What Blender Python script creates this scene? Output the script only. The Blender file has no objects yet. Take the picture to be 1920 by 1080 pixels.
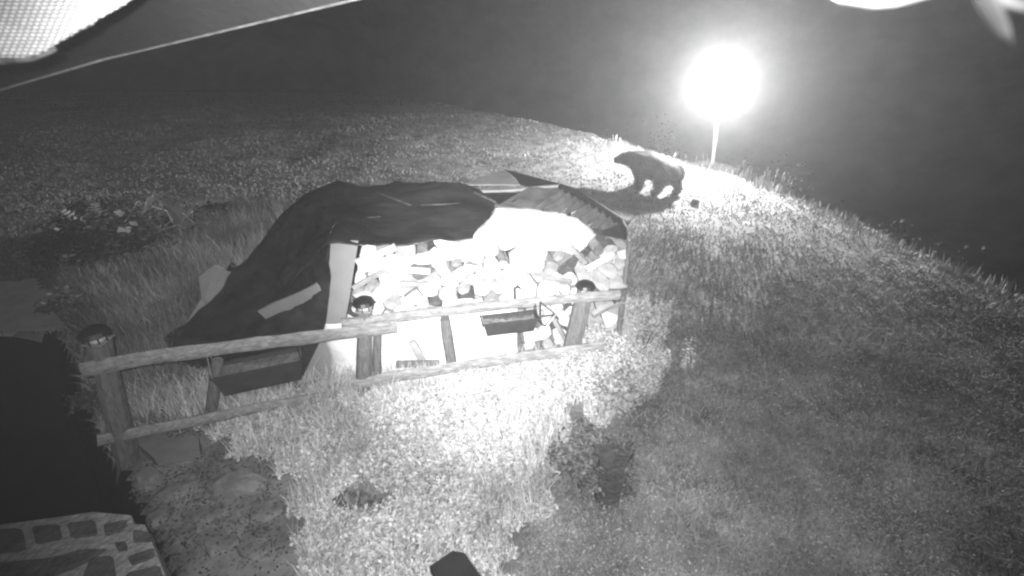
import bpy, math, random
import numpy as np
from mathutils import Vector, Matrix, noise
random.seed(7); RNG = np.random.default_rng(7)
scene = bpy.context.scene
col = scene.collection
PITCH = math.radians(28.6); CAMZ = 3.5; FPX = 960.0

# ------------------------------------------------------------ camera
cam_d = bpy.data.cameras.new('camera'); cam = bpy.data.objects.new('camera', cam_d); col.objects.link(cam)
cam.location = (0, 0, CAMZ); cam.rotation_euler = (math.pi/2 - PITCH, 0, 0)
cam_d.sensor_width = 36; cam_d.lens = 18.0; cam_d.clip_start = 0.02; cam_d.clip_end = 600
cam_d.dof.use_dof = True; cam_d.dof.focus_distance = 6.5; cam_d.dof.aperture_fstop = 2.8
scene.camera = cam

# ------------------------------------------------------------ world (night sky, grey: the picture is infrared)
w = bpy.data.worlds.new("World"); scene.world = w; w.use_nodes = True
nt = w.node_tree; nt.nodes.clear()
sky = nt.nodes.new('ShaderNodeTexSky'); sky.sky_type = 'NISHITA'; sky.sun_disc = False
sky.sun_elevation = math.radians(3); sky.sun_rotation = math.radians(200)
bw = nt.nodes.new('ShaderNodeRGBToBW'); bg = nt.nodes.new('ShaderNodeBackground'); out = nt.nodes.new('ShaderNodeOutputWorld')
bg.inputs['Strength'].default_value = 0.06
nt.links.new(sky.outputs[0], bw.inputs[0]); nt.links.new(bw.outputs[0], bg.inputs['Color']); nt.links.new(bg.outputs[0], out.inputs[0])

# ------------------------------------------------------------ lights: the infrared lamps of the security camera, and the lit garden lamp
def ray(px, py):
    d = Vector(((px-960)/FPX, (540-py)/FPX, -1))
    return cam.rotation_euler.to_matrix() @ d
def Pz(px, py, z=0.0):
    d = ray(px, py); t = (z-CAMZ)/d.z
    return Vector((d.x*t, d.y*t, z))
def Q(px, py, y):
    d = ray(px, py); t = y/d.y
    return Vector((d.x*t, y, CAMZ+d.z*t))
def spot(name, px, py, size, watts, loc):
    l = bpy.data.lights.new(name, 'SPOT'); l.energy = watts; l.spot_size = math.radians(size); l.spot_blend = 1.0
    l.shadow_soft_size = 0.015; l.color = (1, 1, 1)
    o = bpy.data.objects.new(name, l); col.objects.link(o); o.location = loc
    tgt = Q(px, py, 5.0); o.rotation_euler = (tgt-Vector(loc)).to_track_quat('-Z', 'Y').to_euler()
    return o
spot('infrared_lamp_narrow', 930, 555, 42, 3800, (0.03, -0.02, CAMZ+0.06))
spot('infrared_lamp_wide', 990, 600, 106, 1500, (-0.03, -0.02, CAMZ+0.06))
LAMP = Q(1352, 158, 13.0)
ll = bpy.data.lights.new('garden_lamp_light', 'POINT'); ll.energy = 6200; ll.shadow_soft_size = 0.12
lo = bpy.data.objects.new('garden_lamp_light', ll); col.objects.link(lo); lo.location = LAMP

vs = scene.view_settings
scene.display_settings.display_device = 'sRGB'
vs.view_transform = 'Standard'; vs.look = 'None'; vs.exposure = 0; vs.gamma = 1; vs.use_curve_mapping = False
scene.cycles.volume_bounces = 0; scene.cycles.max_bounces = 4; scene.cycles.diffuse_bounces = 2
scene.cycles.use_denoising = True
scene.cycles.filter_width = 2.3

# ------------------------------------------------------------ helpers
def mat(name, v, rough=0.85, var=0.35, scale=6.0, detail=6, bump=0.0, bscale=None, attr=None, spec=0.2, stretch=None, metal=0.0):
    m = bpy.data.materials.new(name); m.use_nodes = True; n = m.node_tree.nodes; L = m.node_tree.links
    b = n['Principled BSDF']; b.inputs['Roughness'].default_value = rough
    b.inputs['Specular IOR Level'].default_value = spec; b.inputs['Metallic'].default_value = metal
    tc = n.new('ShaderNodeTexCoord'); mp = n.new('ShaderNodeMapping'); L.new(tc.outputs['Object'], mp.inputs[0])
    if stretch: mp.inputs['Scale'].default_value = stretch
    nz = n.new('ShaderNodeTexNoise'); nz.inputs['Scale'].default_value = scale; nz.inputs['Detail'].default_value = detail
    nz.inputs['Roughness'].default_value = 0.65
    L.new(mp.outputs[0], nz.inputs['Vector'])
    mr = n.new('ShaderNodeMapRange'); mr.inputs['From Min'].default_value = 0.3; mr.inputs['From Max'].default_value = 0.7
    mr.inputs['To Min'].default_value = v*(1-var); mr.inputs['To Max'].default_value = v*(1+var)
    L.new(nz.outputs['Fac'], mr.inputs['Value'])
    last = mr.outputs[0]
    if attr:
        at = n.new('ShaderNodeAttribute'); at.attribute_name = attr
        mu = n.new('ShaderNodeMath'); mu.operation = 'MULTIPLY'; L.new(last, mu.inputs[0]); L.new(at.outputs['Fac'], mu.inputs[1]); last = mu.outputs[0]
    cb = n.new('ShaderNodeCombineColor')
    for i in range(3): L.new(last, cb.inputs[i])
    L.new(cb.outputs[0], b.inputs['Base Color'])
    if bump:
        n2 = n.new('ShaderNodeTexNoise'); n2.inputs['Scale'].default_value = bscale or scale*3; n2.inputs['Detail'].default_value = 5
        L.new(mp.outputs[0], n2.inputs['Vector'])
        bp = n.new('ShaderNodeBump'); bp.inputs['Strength'].default_value = bump; bp.inputs['Distance'].default_value = 0.03
        L.new(n2.outputs['Fac'], bp.inputs['Height']); L.new(bp.outputs[0], b.inputs['Normal'])
    return m
M = dict(
    soil=mat('grassy_soil', .15, var=.6, scale=2.2, detail=10, bump=.8, bscale=14),
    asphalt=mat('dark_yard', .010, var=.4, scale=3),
    path=mat('worn_path', .45, var=.25, scale=2.5, bump=.3),
    farhill=mat('wooded_slope', .07, var=.9, scale=.25, detail=12, bump=1, bscale=1.2),
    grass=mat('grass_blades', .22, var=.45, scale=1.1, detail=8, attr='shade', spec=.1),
    leaf=mat('weed_leaves', .42, var=.3, scale=3.0, attr='shade', spec=.15),
    darkleaf=mat('shrub_leaves', .055, var=.4, scale=5, attr='shade', spec=.15),
    tarp=mat('black_tarp', .024, rough=.36, var=.85, scale=2.2, bump=.9, bscale=5, spec=.5, stretch=(.6, 1.6, 1.6)),
    wood_end=mat('split_wood', .56, var=.4, scale=7, bump=.4, bscale=40, stretch=(1, .25, 1)),
    wood_mid=mat('greying_split_wood', .26, var=.4, scale=7, bump=.4, bscale=40),
    bark=mat('bark', .10, var=.4, scale=16, bump=.8),
    plank=mat('weathered_plank', .42, var=.3, scale=5, bump=.4, bscale=25, stretch=(1, 6, 6)),
    fence=mat('fence_wood', .22, var=.45, scale=6, bump=.6, bscale=18, stretch=(1, 5, 5)),
    postw=mat('post_wood', .13, var=.4, scale=9, bump=.6, bscale=18, stretch=(5, 5, 1)),
    board=mat('pale_board', .24, var=.12, scale=3, rough=.7),
    sheet=mat('white_plastic_sheet', .66, var=.12, scale=5, rough=.5, bump=.4, bscale=6),
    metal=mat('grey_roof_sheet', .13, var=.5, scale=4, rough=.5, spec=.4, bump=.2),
    metal_pale=mat('galvanised_strip', .24, var=.25, scale=5, rough=.5, spec=.5),  # paler grey metal for the back sheet, wires and torn edge
    black=mat('black_plastic', .012, rough=.45, var=.3, scale=6, spec=.4),
    trough=mat('dark_trough', .035, rough=.5, var=.35, scale=9, spec=.3),
    lens=mat('clear_lens', .45, rough=.25, var=.1, scale=9, spec=.6),
    mortar=mat('mortar', .25, var=.35, scale=9, bump=.9, bscale=30),
    stone=mat('wall_stone', .075, var=.45, scale=8, bump=.8, bscale=25),
    rock=mat('rock', .14, var=.45, scale=5, bump=.9, bscale=12),
    slab=mat('pale_slab', .16, var=.2, scale=3, bump=.3),
    fur=mat('bear_fur', .011, rough=.8, var=.4, scale=9, attr='shade'),
    furbody=mat('bear_hide', .010, rough=.85, var=.4, scale=14, bump=.8, bscale=40),
    nose=mat('bear_nose', .01, rough=.3),
    pole=mat('lamp_pole_paint', .7, rough=.5, var=.1),
    stump=mat('stump_wood', .07, var=.5, scale=8, bump=.8),
    fascia=mat('fascia_paint', .012, var=.25, scale=5, rough=.6, bump=.15, bscale=60),
    fascia_edge=mat('fascia_edge', .16, var=.5, scale=40, rough=.5),
    gutter=mat('gutter_paint', .05, rough=.6, var=.2),
    twig=mat('dry_twigs', .30, var=.4, scale=9),
    muzzle=mat('bear_muzzle', .05, var=.3, scale=20),
    seam_highlight=mat('tarp_seam_highlight', .06, rough=.5, var=.6, scale=12),
    darkblob=mat('near_plastic', .05, rough=.5),
)
def emat(name, s):
    m = bpy.data.materials.new(name); m.use_nodes = True; b = m.node_tree.nodes['Principled BSDF']
    n = m.node_tree.nodes; L = m.node_tree.links; n.remove(b)   # clear glass that glows
    e = n.new('ShaderNodeEmission'); e.inputs['Strength'].default_value = s; t = n.new('ShaderNodeBsdfTransparent'); a = n.new('ShaderNodeAddShader')
    L.new(e.outputs[0], a.inputs[0]); L.new(t.outputs[0], a.inputs[1]); L.new(a.outputs[0], n['Material Output'].inputs['Surface'])
    return m
M['globe'] = emat('lit_globe', 30)

def obj(name, verts, faces, m, parent=None, smooth=False, loc=None, mats=None, fmi=None):
    me = bpy.data.meshes.new(name); me.from_pydata([tuple(v) for v in verts], [], faces)
    for mm in (mats or [m]): me.materials.append(mm)
    if fmi is not None: me.polygons.foreach_set('material_index', fmi)
    if smooth: me.polygons.foreach_set('use_smooth', [True]*len(me.polygons))
    me.update()
    o = bpy.data.objects.new(name, me); col.objects.link(o)
    if parent: o.parent = parent; 
    if loc is not None: o.location = loc
    return o
def fix(o):
    import bmesh
    bm = bmesh.new(); bm.from_mesh(o.data); bmesh.ops.recalc_face_normals(bm, faces=bm.faces); bm.to_mesh(o.data); bm.free(); return o
def tag(o, label, cat=None, group=None, kind=None):
    if label: o['label'] = label
    if cat: o['category'] = cat
    if group: o['group'] = group
    if kind: o['kind'] = kind
    return o
def thing(name, label, cat, loc, rz=0, group=None):
    o = bpy.data.objects.new(name, None); col.objects.link(o); o.location = loc; o.rotation_euler = (0, 0, rz)
    o.empty_display_size = .1
    return tag(o, label, cat, group)
def local(root, pts):   # world points -> coordinates of a root with only a location
    l = Vector(root.location); return [Vector(p)-l for p in pts]
def tri_mesh(name, V, F, m, shade=None, parent=None, smooth=False):
    """numpy arrays: V (n,3), F (m,3)"""
    me = bpy.data.meshes.new(name); n, k = len(V), len(F)
    me.vertices.add(n); me.vertices.foreach_set('co', V.astype(np.float32).ravel())
    me.loops.add(k*3); me.loops.foreach_set('vertex_index', F.astype(np.int32).ravel())
    me.polygons.add(k); me.polygons.foreach_set('loop_start', np.arange(0, k*3, 3, dtype=np.int32))
    me.materials.append(m)
    if shade is not None:
        a = me.attributes.new('shade', 'FLOAT', 'POINT'); a.data.foreach_set('value', shade.astype(np.float32))
    me.update(calc_edges=True)
    if smooth: me.polygons.foreach_set('use_smooth', np.ones(k, bool))
    o = bpy.data.objects.new(name, me); col.objects.link(o)
    if parent: o.parent = parent
    return o
def box(c, s, R=None):
    v = [Vector((x*s[0]/2, y*s[1]/2, z*s[2]/2)) for x in (-1, 1) for y in (-1, 1) for z in (-1, 1)]
    if R: v = [R @ p for p in v]
    c = Vector(c)
    return [p+c for p in v], [(0,1,3,2),(4,6,7,5),(0,4,5,1),(2,3,7,6),(0,2,6,4),(1,5,7,3)]
def tube(path, rads, n=8, jitter=0.0, squash=(1, 1), cap=True, seed=0):
    """rads per path point; squash = (horizontal, vertical-ish) scale"""
    rr = random.Random(seed); V = []; F = []
    path = [Vector(p) for p in path]
    off = [1+jitter*(rr.random()-.5) for _ in range(n)]
    for i, p in enumerate(path):
        d = (path[min(i+1, len(path)-1)]-path[max(i-1, 0)]).normalized()
        up = Vector((0, 0, 1)) if abs(d.z) < .8 else Vector((0, 1, 0))
        a = d.cross(up).normalized(); b = a.cross(d).normalized()
        for k in range(n):
            t = 2*math.pi*k/n; r = rads[i]*off[k]*(1+jitter*.5*(rr.random()-.5))
            V.append(p+a*math.cos(t)*r*squash[0]+b*math.sin(t)*r*squash[1])
    for i in range(len(path)-1):
        for k in range(n):
            F.append((i*n+k, i*n+(k+1) % n, (i+1)*n+(k+1) % n, (i+1)*n+k))
    if cap: F.append(tuple(range(n-1, -1, -1))); F.append(tuple((len(path)-1)*n+k for k in range(n)))
    return V, F
def prism(poly, th):
    """polygon in 3D extruded along vector th, returns closed solid"""
    n = len(poly); th = Vector(th); V = [Vector(p) for p in poly]+[Vector(p)+th for p in poly]
    F = [tuple(range(n)), tuple(range(2*n-1, n-1, -1))]+[(i, i+n, (i+1) % n+n, (i+1) % n) for i in range(n)]
    return V, F
def join(parts):
    V = []; F = []
    for v, f in parts:
        o = len(V); V += list(v); F += [tuple(i+o for i in q) for q in f]
    return V, F
def polymask(X, Y, poly):
    inside = np.zeros(X.shape, bool); n = len(poly)
    for i in range(n):
        x1, y1 = poly[i][0], poly[i][1]; x2, y2 = poly[(i+1) % n][0], poly[(i+1) % n][1]
        if y1 == y2: continue
        c = ((y1 > Y) != (y2 > Y)) & (X < (x2-x1)*(Y-y1)/(y2-y1)+x1); inside ^= c
    return inside
def polydist(X, Y, pts, closed=False):
    D = np.full(X.shape, 1e9); n = len(pts)
    for i in range(n if closed else n-1):
        ax, ay = pts[i][0], pts[i][1]; bx, by = pts[(i+1) % n][0], pts[(i+1) % n][1]
        dx, dy = bx-ax, by-ay; t = np.clip(((X-ax)*dx+(Y-ay)*dy)/(dx*dx+dy*dy+1e-12), 0, 1)
        D = np.minimum(D, np.hypot(X-ax-t*dx, Y-ay-t*dy))
    return D
def sm(t): t = np.clip(t, 0, 1); return t*t*(3-2*t)
def vn(X, Y, s, seed=0):   # cheap smooth value noise, vectorised
    x = X*s+seed*17.3; y = Y*s-seed*9.1; xi = np.floor(x); yi = np.floor(y); fx = sm(x-xi); fy = sm(y-yi)
    def h(a, b): q = np.sin(a*127.1+b*311.7+seed*74.7)*43758.5453; return q-np.floor(q)
    return (h(xi, yi)*(1-fx)+h(xi+1, yi)*fx)*(1-fy)+(h(xi, yi+1)*(1-fx)+h(xi+1, yi+1)*fx)*fy

# ------------------------------------------------------------ ground
EDGE = [(14, -12), (11, 0), (8.6, 4.4)] + [tuple(Pz(a, b)[:2]) for a, b in ((1920, 562), (1700, 462), (1600, 415), (1500, 375), (1345, 320), (1250, 290), (1150, 262), (1100, 240), (900, 190), (740, 150))] + [(-14, 42), (-45, 95)]
FIELD = EDGE + [(-90, 95), (-90, -12)]
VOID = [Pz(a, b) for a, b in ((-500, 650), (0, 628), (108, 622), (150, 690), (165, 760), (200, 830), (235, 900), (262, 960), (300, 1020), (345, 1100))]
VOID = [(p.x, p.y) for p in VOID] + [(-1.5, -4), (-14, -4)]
def H(X, Y):
    X = np.asarray(X, float); Y = np.asarray(Y, float)
    inF = polymask(X, Y, FIELD); d = polydist(X, Y, EDGE); s = np.where(inF, -d, d)
    bump = (vn(X, Y, .35, 1)-.5)*.16+(vn(X, Y, 1.1, 2)-.5)*.07+(vn(X, Y, 3.1, 3)-.5)*.03
    near = sm((Y-6.5)/3)*.8+.2
    z = bump*near-np.clip(Y-10, 0, 40)**2*.002
    so = np.maximum(s+.25, 0)
    z = z-np.where(so < 12, so*so*.9/(so+1.2), 12*12*.9/13.2+(so-12)*.15)
    far = np.maximum(so-30, 0); z = z+far*.75+(vn(X, Y, .05, 5)-.5)*np.clip(far*.4, 0, 9)+(vn(X, Y, .3, 6)-.5)*np.clip(far*.2, 0, 2)
    z = np.where(s > 0, np.clip(z, -14, 60), z)+np.maximum(Y-55, 0)*.9
    inV = polymask(X, Y, VOID); dv = polydist(X, Y, VOID, True)
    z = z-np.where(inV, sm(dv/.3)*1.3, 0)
    return z
def h1(x, y): return float(H(np.array([x]), np.array([y]))[0])
def axis(a, b, step, lo, hi, g=1.13):
    c = list(np.arange(a, b, step)); s = step; v = c[-1]
    while v < hi: s *= g; v += s; c.append(v)
    s = step; v = c[0]; pre = []
    while v > lo: s *= g; v -= s; pre.append(v)
    return np.array(pre[::-1]+c)
gx = axis(-8, 9, .11, -110, 120); gy = axis(-.5, 17, .11, -11, 140)
GX, GY = np.meshgrid(gx, gy); GZ = H(GX, GY)
nxg, nyg = len(gx), len(gy)
Vg = np.stack([GX.ravel(), GY.ravel(), GZ.ravel()], 1)
ii, jj = np.meshgrid(np.arange(nxg-1), np.arange(nyg-1)); a = (jj*nxg+ii).ravel()
Fg = np.stack([a, a+1, a+nxg+1, a+nxg], 1)
cx = (GX[:-1, :-1]+GX[1:, 1:]).ravel()/2; cy = (GY[:-1, :-1]+GY[1:, 1:]).ravel()/2
PATH = [tuple(Pz(a, b)[:2]) for a, b in ((-700, 560), (0, 528), (70, 520), (112, 575), (112, 618), (0, 625), (-700, 650))]
mi = np.zeros(len(a), np.int32)
mi[(~polymask(cx, cy, FIELD) & (polydist(cx, cy, EDGE) > 4)) | (cy > 36)] = 3
mi[polymask(cx, cy, PATH)] = 2
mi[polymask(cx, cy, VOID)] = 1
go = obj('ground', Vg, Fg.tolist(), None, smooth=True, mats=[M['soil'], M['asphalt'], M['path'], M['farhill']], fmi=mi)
tag(go, None, kind='structure')

# ------------------------------------------------------------ woodpile frame of reference: front runs A -> B, depth goes along N
A = Vector((-2.27, 4.40, 0)); B = Vector((1.30, 5.00, 0)); U = (B-A).normalized(); N = Vector((-U.y, U.x, 0)); LEN = (B-A).length
def onfront(px, py, off=0.0):   # point of the front plane (moved back by off) seen at a pixel
    d = ray(px, py); a0 = A+N*off; t = ((a0-Vector((0, 0, CAMZ))).dot(N))/d.dot(N)
    return Vector((0, 0, CAMZ))+d*t
PILE = [A-U*.3-N*.25, B+U*.02-N*.02, B+N*1.5, A-U*.9+N*1.5]; PILE = [(p.x, p.y) for p in PILE]
ROCKY = [tuple(Pz(a, b)[:2]) for a, b in ((240, 800), (385, 805), (420, 860), (500, 870), (545, 930), (530, 1000), (560, 1100), (330, 1100), (260, 960), (215, 850))]
COVER = [tuple(Pz(a, b)[:2]) for a, b in ((385, 805), (480, 740), (640, 700), (1130, 640), (1185, 560), (1225, 590), (1240, 690), (1215, 770), (1100, 790), (1040, 800), (1010, 900), (985, 990), (960, 1120), (560, 1120), (530, 1000), (545, 930), (500, 870), (420, 860))]
TALL = [tuple(Pz(a, b)[:2]) for a, b in ((130, 620), (120, 500), (220, 430), (420, 400), (560, 400), (480, 520), (340, 640), (340, 740), (230, 790), (210, 740), (180, 680))]
DARKSPOT = [Pz(690, 945), Pz(1110, 900)]

# ------------------------------------------------------------ grass (uncountable)
def blades(name, x, y, h, wd, m, lean=.5, zoff=0.0, sh=None, label='', facing=False):
    n = len(x); z = H(x, y)+zoff
    th = RNG.uniform(0, 2*np.pi, n); la = RNG.uniform(0, 2*np.pi, n); lm = RNG.uniform(.1, lean, n)*h
    wx, wy = np.cos(th)*wd/2, np.sin(th)*wd/2
    P0 = np.stack([x-wx, y-wy, z-.01], 1); P1 = np.stack([x+wx, y+wy, z-.01], 1)
    mx, my = x+np.cos(la)*lm*.35, y+np.sin(la)*lm*.35
    P2 = np.stack([mx+wx*.8, my+wy*.8, z+h*.55], 1); P3 = np.stack([mx-wx*.8, my-wy*.8, z+h*.55], 1)
    P4 = np.stack([x+np.cos(la)*lm, y+np.sin(la)*lm, z+h], 1)
    V = np.stack([P0, P1, P2, P3, P4], 1).reshape(-1, 3)
    b = np.arange(n)[:, None]*5
    F = np.concatenate([b+[[0, 1, 2]], b+[[0, 2, 3]], b+[[3, 2, 4]]])
    s = RNG.uniform(.55, 1.45, n) if sh is None else sh
    o = tri_mesh(name, V, F, m, np.repeat(s, 5)); tag(o, label, 'grass', kind='stuff'); return o
def sample(n, x0, x1, y0, y1, pw=1.0):
    t = RNG.uniform(0, 1, n); y = y0*(y1/y0)**(t**pw); x = RNG.uniform(x0, x1, n)*np.maximum(y, 3.0)*1.05
    return x, y
x, y = sample(480000, -1.35, 1.75, 1.2, 34)
keep = polymask(x, y, FIELD) | (polydist(x, y, EDGE) < 1.0)
for pl in (VOID, PATH, PILE, ROCKY, COVER): keep &= ~polymask(x, y, pl)
clump = vn(x, y, 2.3, 11)*.6+vn(x, y, 7, 12)*.4
keep &= RNG.uniform(0, 1, len(x)) < .15+clump*1.1
x, y = x[keep], y[keep]
d = np.hypot(x, y); cl = vn(x, y, 1.4, 4)
hh = RNG.uniform(.03, .085, len(x))*(.35+1.1*cl*vn(x, y, .5, 17)+.25)*np.where(d > 9, .7, 1)
hh = np.where(polymask(x, y, TALL), hh*1.4, hh)
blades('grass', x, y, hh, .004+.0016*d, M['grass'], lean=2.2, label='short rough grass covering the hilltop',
       sh=RNG.uniform(.8, 1.2, len(x))*(.42+.7*vn(x, y, .9, 8)+.4*vn(x, y, .33, 9))*(1-.88*sm((y-x*.3-13)/16+(vn(x, y, .4, 14)-.5)*.5)))  # far blades darkened: the fading of the lamp light is put into their colour
# tall grass left of the woodpile and round the fence
x = RNG.uniform(-8, 0, 170000); y = RNG.uniform(2.6, 10, 170000); k = polymask(x, y, TALL) & ~polymask(x, y, VOID) & ~polymask(x, y, PILE)
k &= RNG.uniform(0, 1, len(x)) < .15+.85*vn(x, y, 1.6, 21)
x, y = x[k], y[k]
blades('tall_grass', x, y, RNG.uniform(.12, .42, len(x)), RNG.uniform(.006, .014, len(x)), M['grass'], lean=.5, label='tall unmown grass beside the black tarp',
       sh=RNG.uniform(.5, 1.5, len(x))*(.4+1.0*vn(x, y, 1.7, 23)))
# grass at the brow of the hill
t = RNG.uniform(0, 1, 6500); ed = np.array(EDGE[3:10]); idx = np.minimum((t*6).astype(int), 5); f = t*6-idx
ex = ed[idx, 0]*(1-f)+ed[idx+1, 0]*f+RNG.normal(-.15, .22, len(t)); ey = ed[idx, 1]*(1-f)+ed[idx+1, 1]*f+RNG.normal(0, .2, len(t))
k = RNG.uniform(0, 1, len(t)) < vn(ex, ey, 1.3, 31)*1.2*(.25+.75*sm((ey-10)/2)); ex, ey = ex[k], ey[k]
blades('brow_grass', ex, ey, RNG.uniform(.06, .24, len(ex))*(.3+vn(ex, ey, .9, 33)), RNG.uniform(.012, .022, len(ex)), M['grass'], lean=.35, label='loose grass stalks standing along the brow of the hill')
# seed stalks
def stalks(name, pts, label):
    V = []; F = []; S = []
    for (sx, sy, hgt) in pts:
        z = h1(sx, sy); la = random.uniform(0, 6.28); lx, ly = math.cos(la)*hgt*.15, math.sin(la)*hgt*.15
        o = len(V); w_ = .006
        V += [(sx-w_, sy, z), (sx+w_, sy, z), (sx+lx, sy+ly, z+hgt)]; F.append((o, o+1, o+2))
        for k in range(7):
            tt = .55+.45*k/7; o = len(V); a_ = random.uniform(0, 6.28); r = .035*(1.2-tt)+.012
            bx, by, bz = sx+lx*tt, sy+ly*tt, z+hgt*tt
            V += [(bx, by, bz-.02), (bx+math.cos(a_)*r, by+math.sin(a_)*r, bz+.03), (bx, by, bz+.05)]; F.append((o, o+1, o+2))
    V = np.array(V); o = tri_mesh(name, V, np.array(F), M['grass'], np.full(len(V), 1.5)); tag(o, label, 'grass', kind='stuff')
pts = []
for (px, py, hp) in ((1395, 340, 28), (1400, 342, 22), (1408, 345, 25), (1385, 335, 16), (1440, 352, 34), (1445, 354, 28), (1452, 352, 38), (1462, 358, 30), (1470, 360, 34), (1478, 362, 30), (1482, 364, 24), (1430, 350, 22), (1330, 312, 20), (1322, 310, 22), (1310, 306, 15), (1162, 262, 16), (1168, 264, 12), (1155, 262, 14), (1510, 388, 22), (1520, 392, 18), (1550, 400, 18), (1290, 300, 14), (1270, 292, 12)):
    p = Pz(px, py); q = Vector((p.x, p.y, 0)); dep = p.y*math.cos(PITCH)+CAMZ*math.sin(PITCH); pts.append((p.x-.1, p.y-.1, hp*dep/FPX*1.15))
stalks('seed_stalks', pts, 'tall seeding stalks beside the lit lamp at the brow')

# ------------------------------------------------------------ leafy ground cover in front of the fence
def leaves(name, x, y, z, size, m, sh, parent=None, tilt=.9, asp=.55):
    n = len(x); th = RNG.uniform(0, 2*np.pi, n); ti = RNG.uniform(-.25, tilt, n)
    L = np.stack([np.cos(th)*np.cos(ti), np.sin(th)*np.cos(ti), np.sin(ti)], 1)*size[:, None]
    Wd = np.stack([-np.sin(th), np.cos(th), RNG.uniform(-.5, .5, n)], 1)*size[:, None]*asp*.5
    C = np.stack([x, y, z], 1)
    Dn = np.zeros_like(C); Dn[:, 2] = -size*.18
    V = np.stack([C, C+L*.5+Wd, C+L+Dn, C+L*.5-Wd], 1).reshape(-1, 3); b = np.arange(n)[:, None]*4
    F = np.concatenate([b+[[0, 1, 2]], b+[[0, 2, 3]]])
    return tri_mesh(name, V, F, m, np.repeat(sh, 4), parent)
x = RNG.uniform(-4, 2, 260000); y = RNG.uniform(1.2, 6.2, 260000)
def covermask(x, y):
    j = (vn(x, y, 3.3, 71)-.5)*.6+(vn(x, y, 9, 73)-.5)*.35; j2 = (vn(x, y, 3.9, 72)-.5)*.5+(vn(x, y, 10, 74)-.5)*.3
    return polymask(x+j, y+j2, COVER)
k = covermask(x, y) & ~polymask(x, y, PILE) & ~polymask(x, y, ROCKY); x, y = x[k], y[k]
for ds in DARKSPOT:
    k = np.hypot(x-ds.x, (y-ds.y)*1.4)+.12*vn(x, y, 9, 3) > .26; x, y = x[k], y[k]
ht = (.03+.16*vn(x, y, 2.2, 41)+.08*vn(x, y, 6, 42))*sm(polydist(x, y, COVER, True)/.5+.1)
right = sm((x-.2)/1.0)*sm((y-3.4)/.8)*.45
zz = H(x, y)+(ht+right*vn(x, y, 3, 44))*RNG.uniform(.25, 1, len(x))
lv = leaves('ground_cover', x, y, zz, RNG.uniform(.02, .05, len(x)), M['leaf'], RNG.uniform(.45, 1.4, len(x)))
tag(lv, 'pale leafy weeds spreading in front of the fence', 'weeds', kind='stuff')
k = RNG.uniform(0, 1, len(x)) < .22
blades('weed_stems', x[k], y[k], RNG.uniform(.08, .26, k.sum()), RNG.uniform(.005, .009, k.sum()), M['leaf'], lean=.6, label='thin stems rising from the pale weeds')
# pale tufts along the fence
tx = []; ty = []
for (ax_, ay_, bx_, by_, n_) in ((450, 770, 1150, 668, 46), (235, 760, 420, 760, 26), (1120, 640, 1235, 640, 22), (560, 735, 800, 722, 16)):
    for k_ in range(n_):
        f_ = RNG.uniform(); p = Pz(ax_+(bx_-ax_)*f_+RNG.normal(0, 8), ay_+(by_-ay_)*f_+RNG.normal(0, 14)); m_ = RNG.integers(20, 70)
        tx.append(RNG.normal(p.x, .05, m_)); ty.append(RNG.normal(p.y, .05, m_))
tx = np.concatenate(tx); ty = np.concatenate(ty)
blades('grass_tufts', tx, ty, RNG.uniform(.10, .34, len(tx)), RNG.uniform(.005, .010, len(tx)), M['leaf'], lean=.8, label='pale grass tufts standing along the fence')
# sparse broad clover leaves on the right-hand grass
x, y = sample(80000, -.1, 1.7, 1.3, 9); k = polymask(x, y, FIELD) & ~polymask(x, y, COVER) & ~polymask(x, y, PILE) & (RNG.uniform(0, 1, len(x)) < vn(x, y, 1.2, 51)); x, y = x[k], y[k]
lv = leaves('clover', x, y, H(x, y)+RNG.uniform(.02, .06, len(x)), RNG.uniform(.012, .03, len(x)), M['grass'], RNG.uniform(.5, 1.5, len(x)))
tag(lv, 'low clover growing in the grass right of the woodpile', 'clover', kind='stuff')

# ------------------------------------------------------------ split logs, cross-sections fitted together
def clip(poly, p, nrm):
    outp = []; n = len(poly)
    for i in range(n):
        a_, b_ = poly[i], poly[(i+1) % n]; da = (a_[0]-p[0])*nrm[0]+(a_[1]-p[1])*nrm[1]; db = (b_[0]-p[0])*nrm[0]+(b_[1]-p[1])*nrm[1]
        if da <= 0: outp.append(a_)
        if da*db < 0:
            t = da/(da-db); outp.append((a_[0]+(b_[0]-a_[0])*t, a_[1]+(b_[1]-a_[1])*t))
    return outp
def topv(u): return 1.52-.17*u/LEN-.14*max(0, min(1, (u-LEN+.5)/.4))
seeds = []
rr = random.Random(5)
for k_ in range(9000):
    q = (rr.uniform(.50, LEN-.04), rr.uniform(.03, 1.5))
    if q[1] > topv(q[0])-.03 or q[0] < .39+.33*q[1]: continue
    md = .075+.10*(noise.noise(Vector((q[0]*2.3, q[1]*2.3, 9)))+.5)+.03*rr.random()
    if all((q[0]-p[0])**2+(q[1]-p[1])**2*1.25 > md*md for p in seeds): seeds.append(q)
G_LOG = 'split firewood logs stacked under the tarp'
nlog = 0
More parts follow.
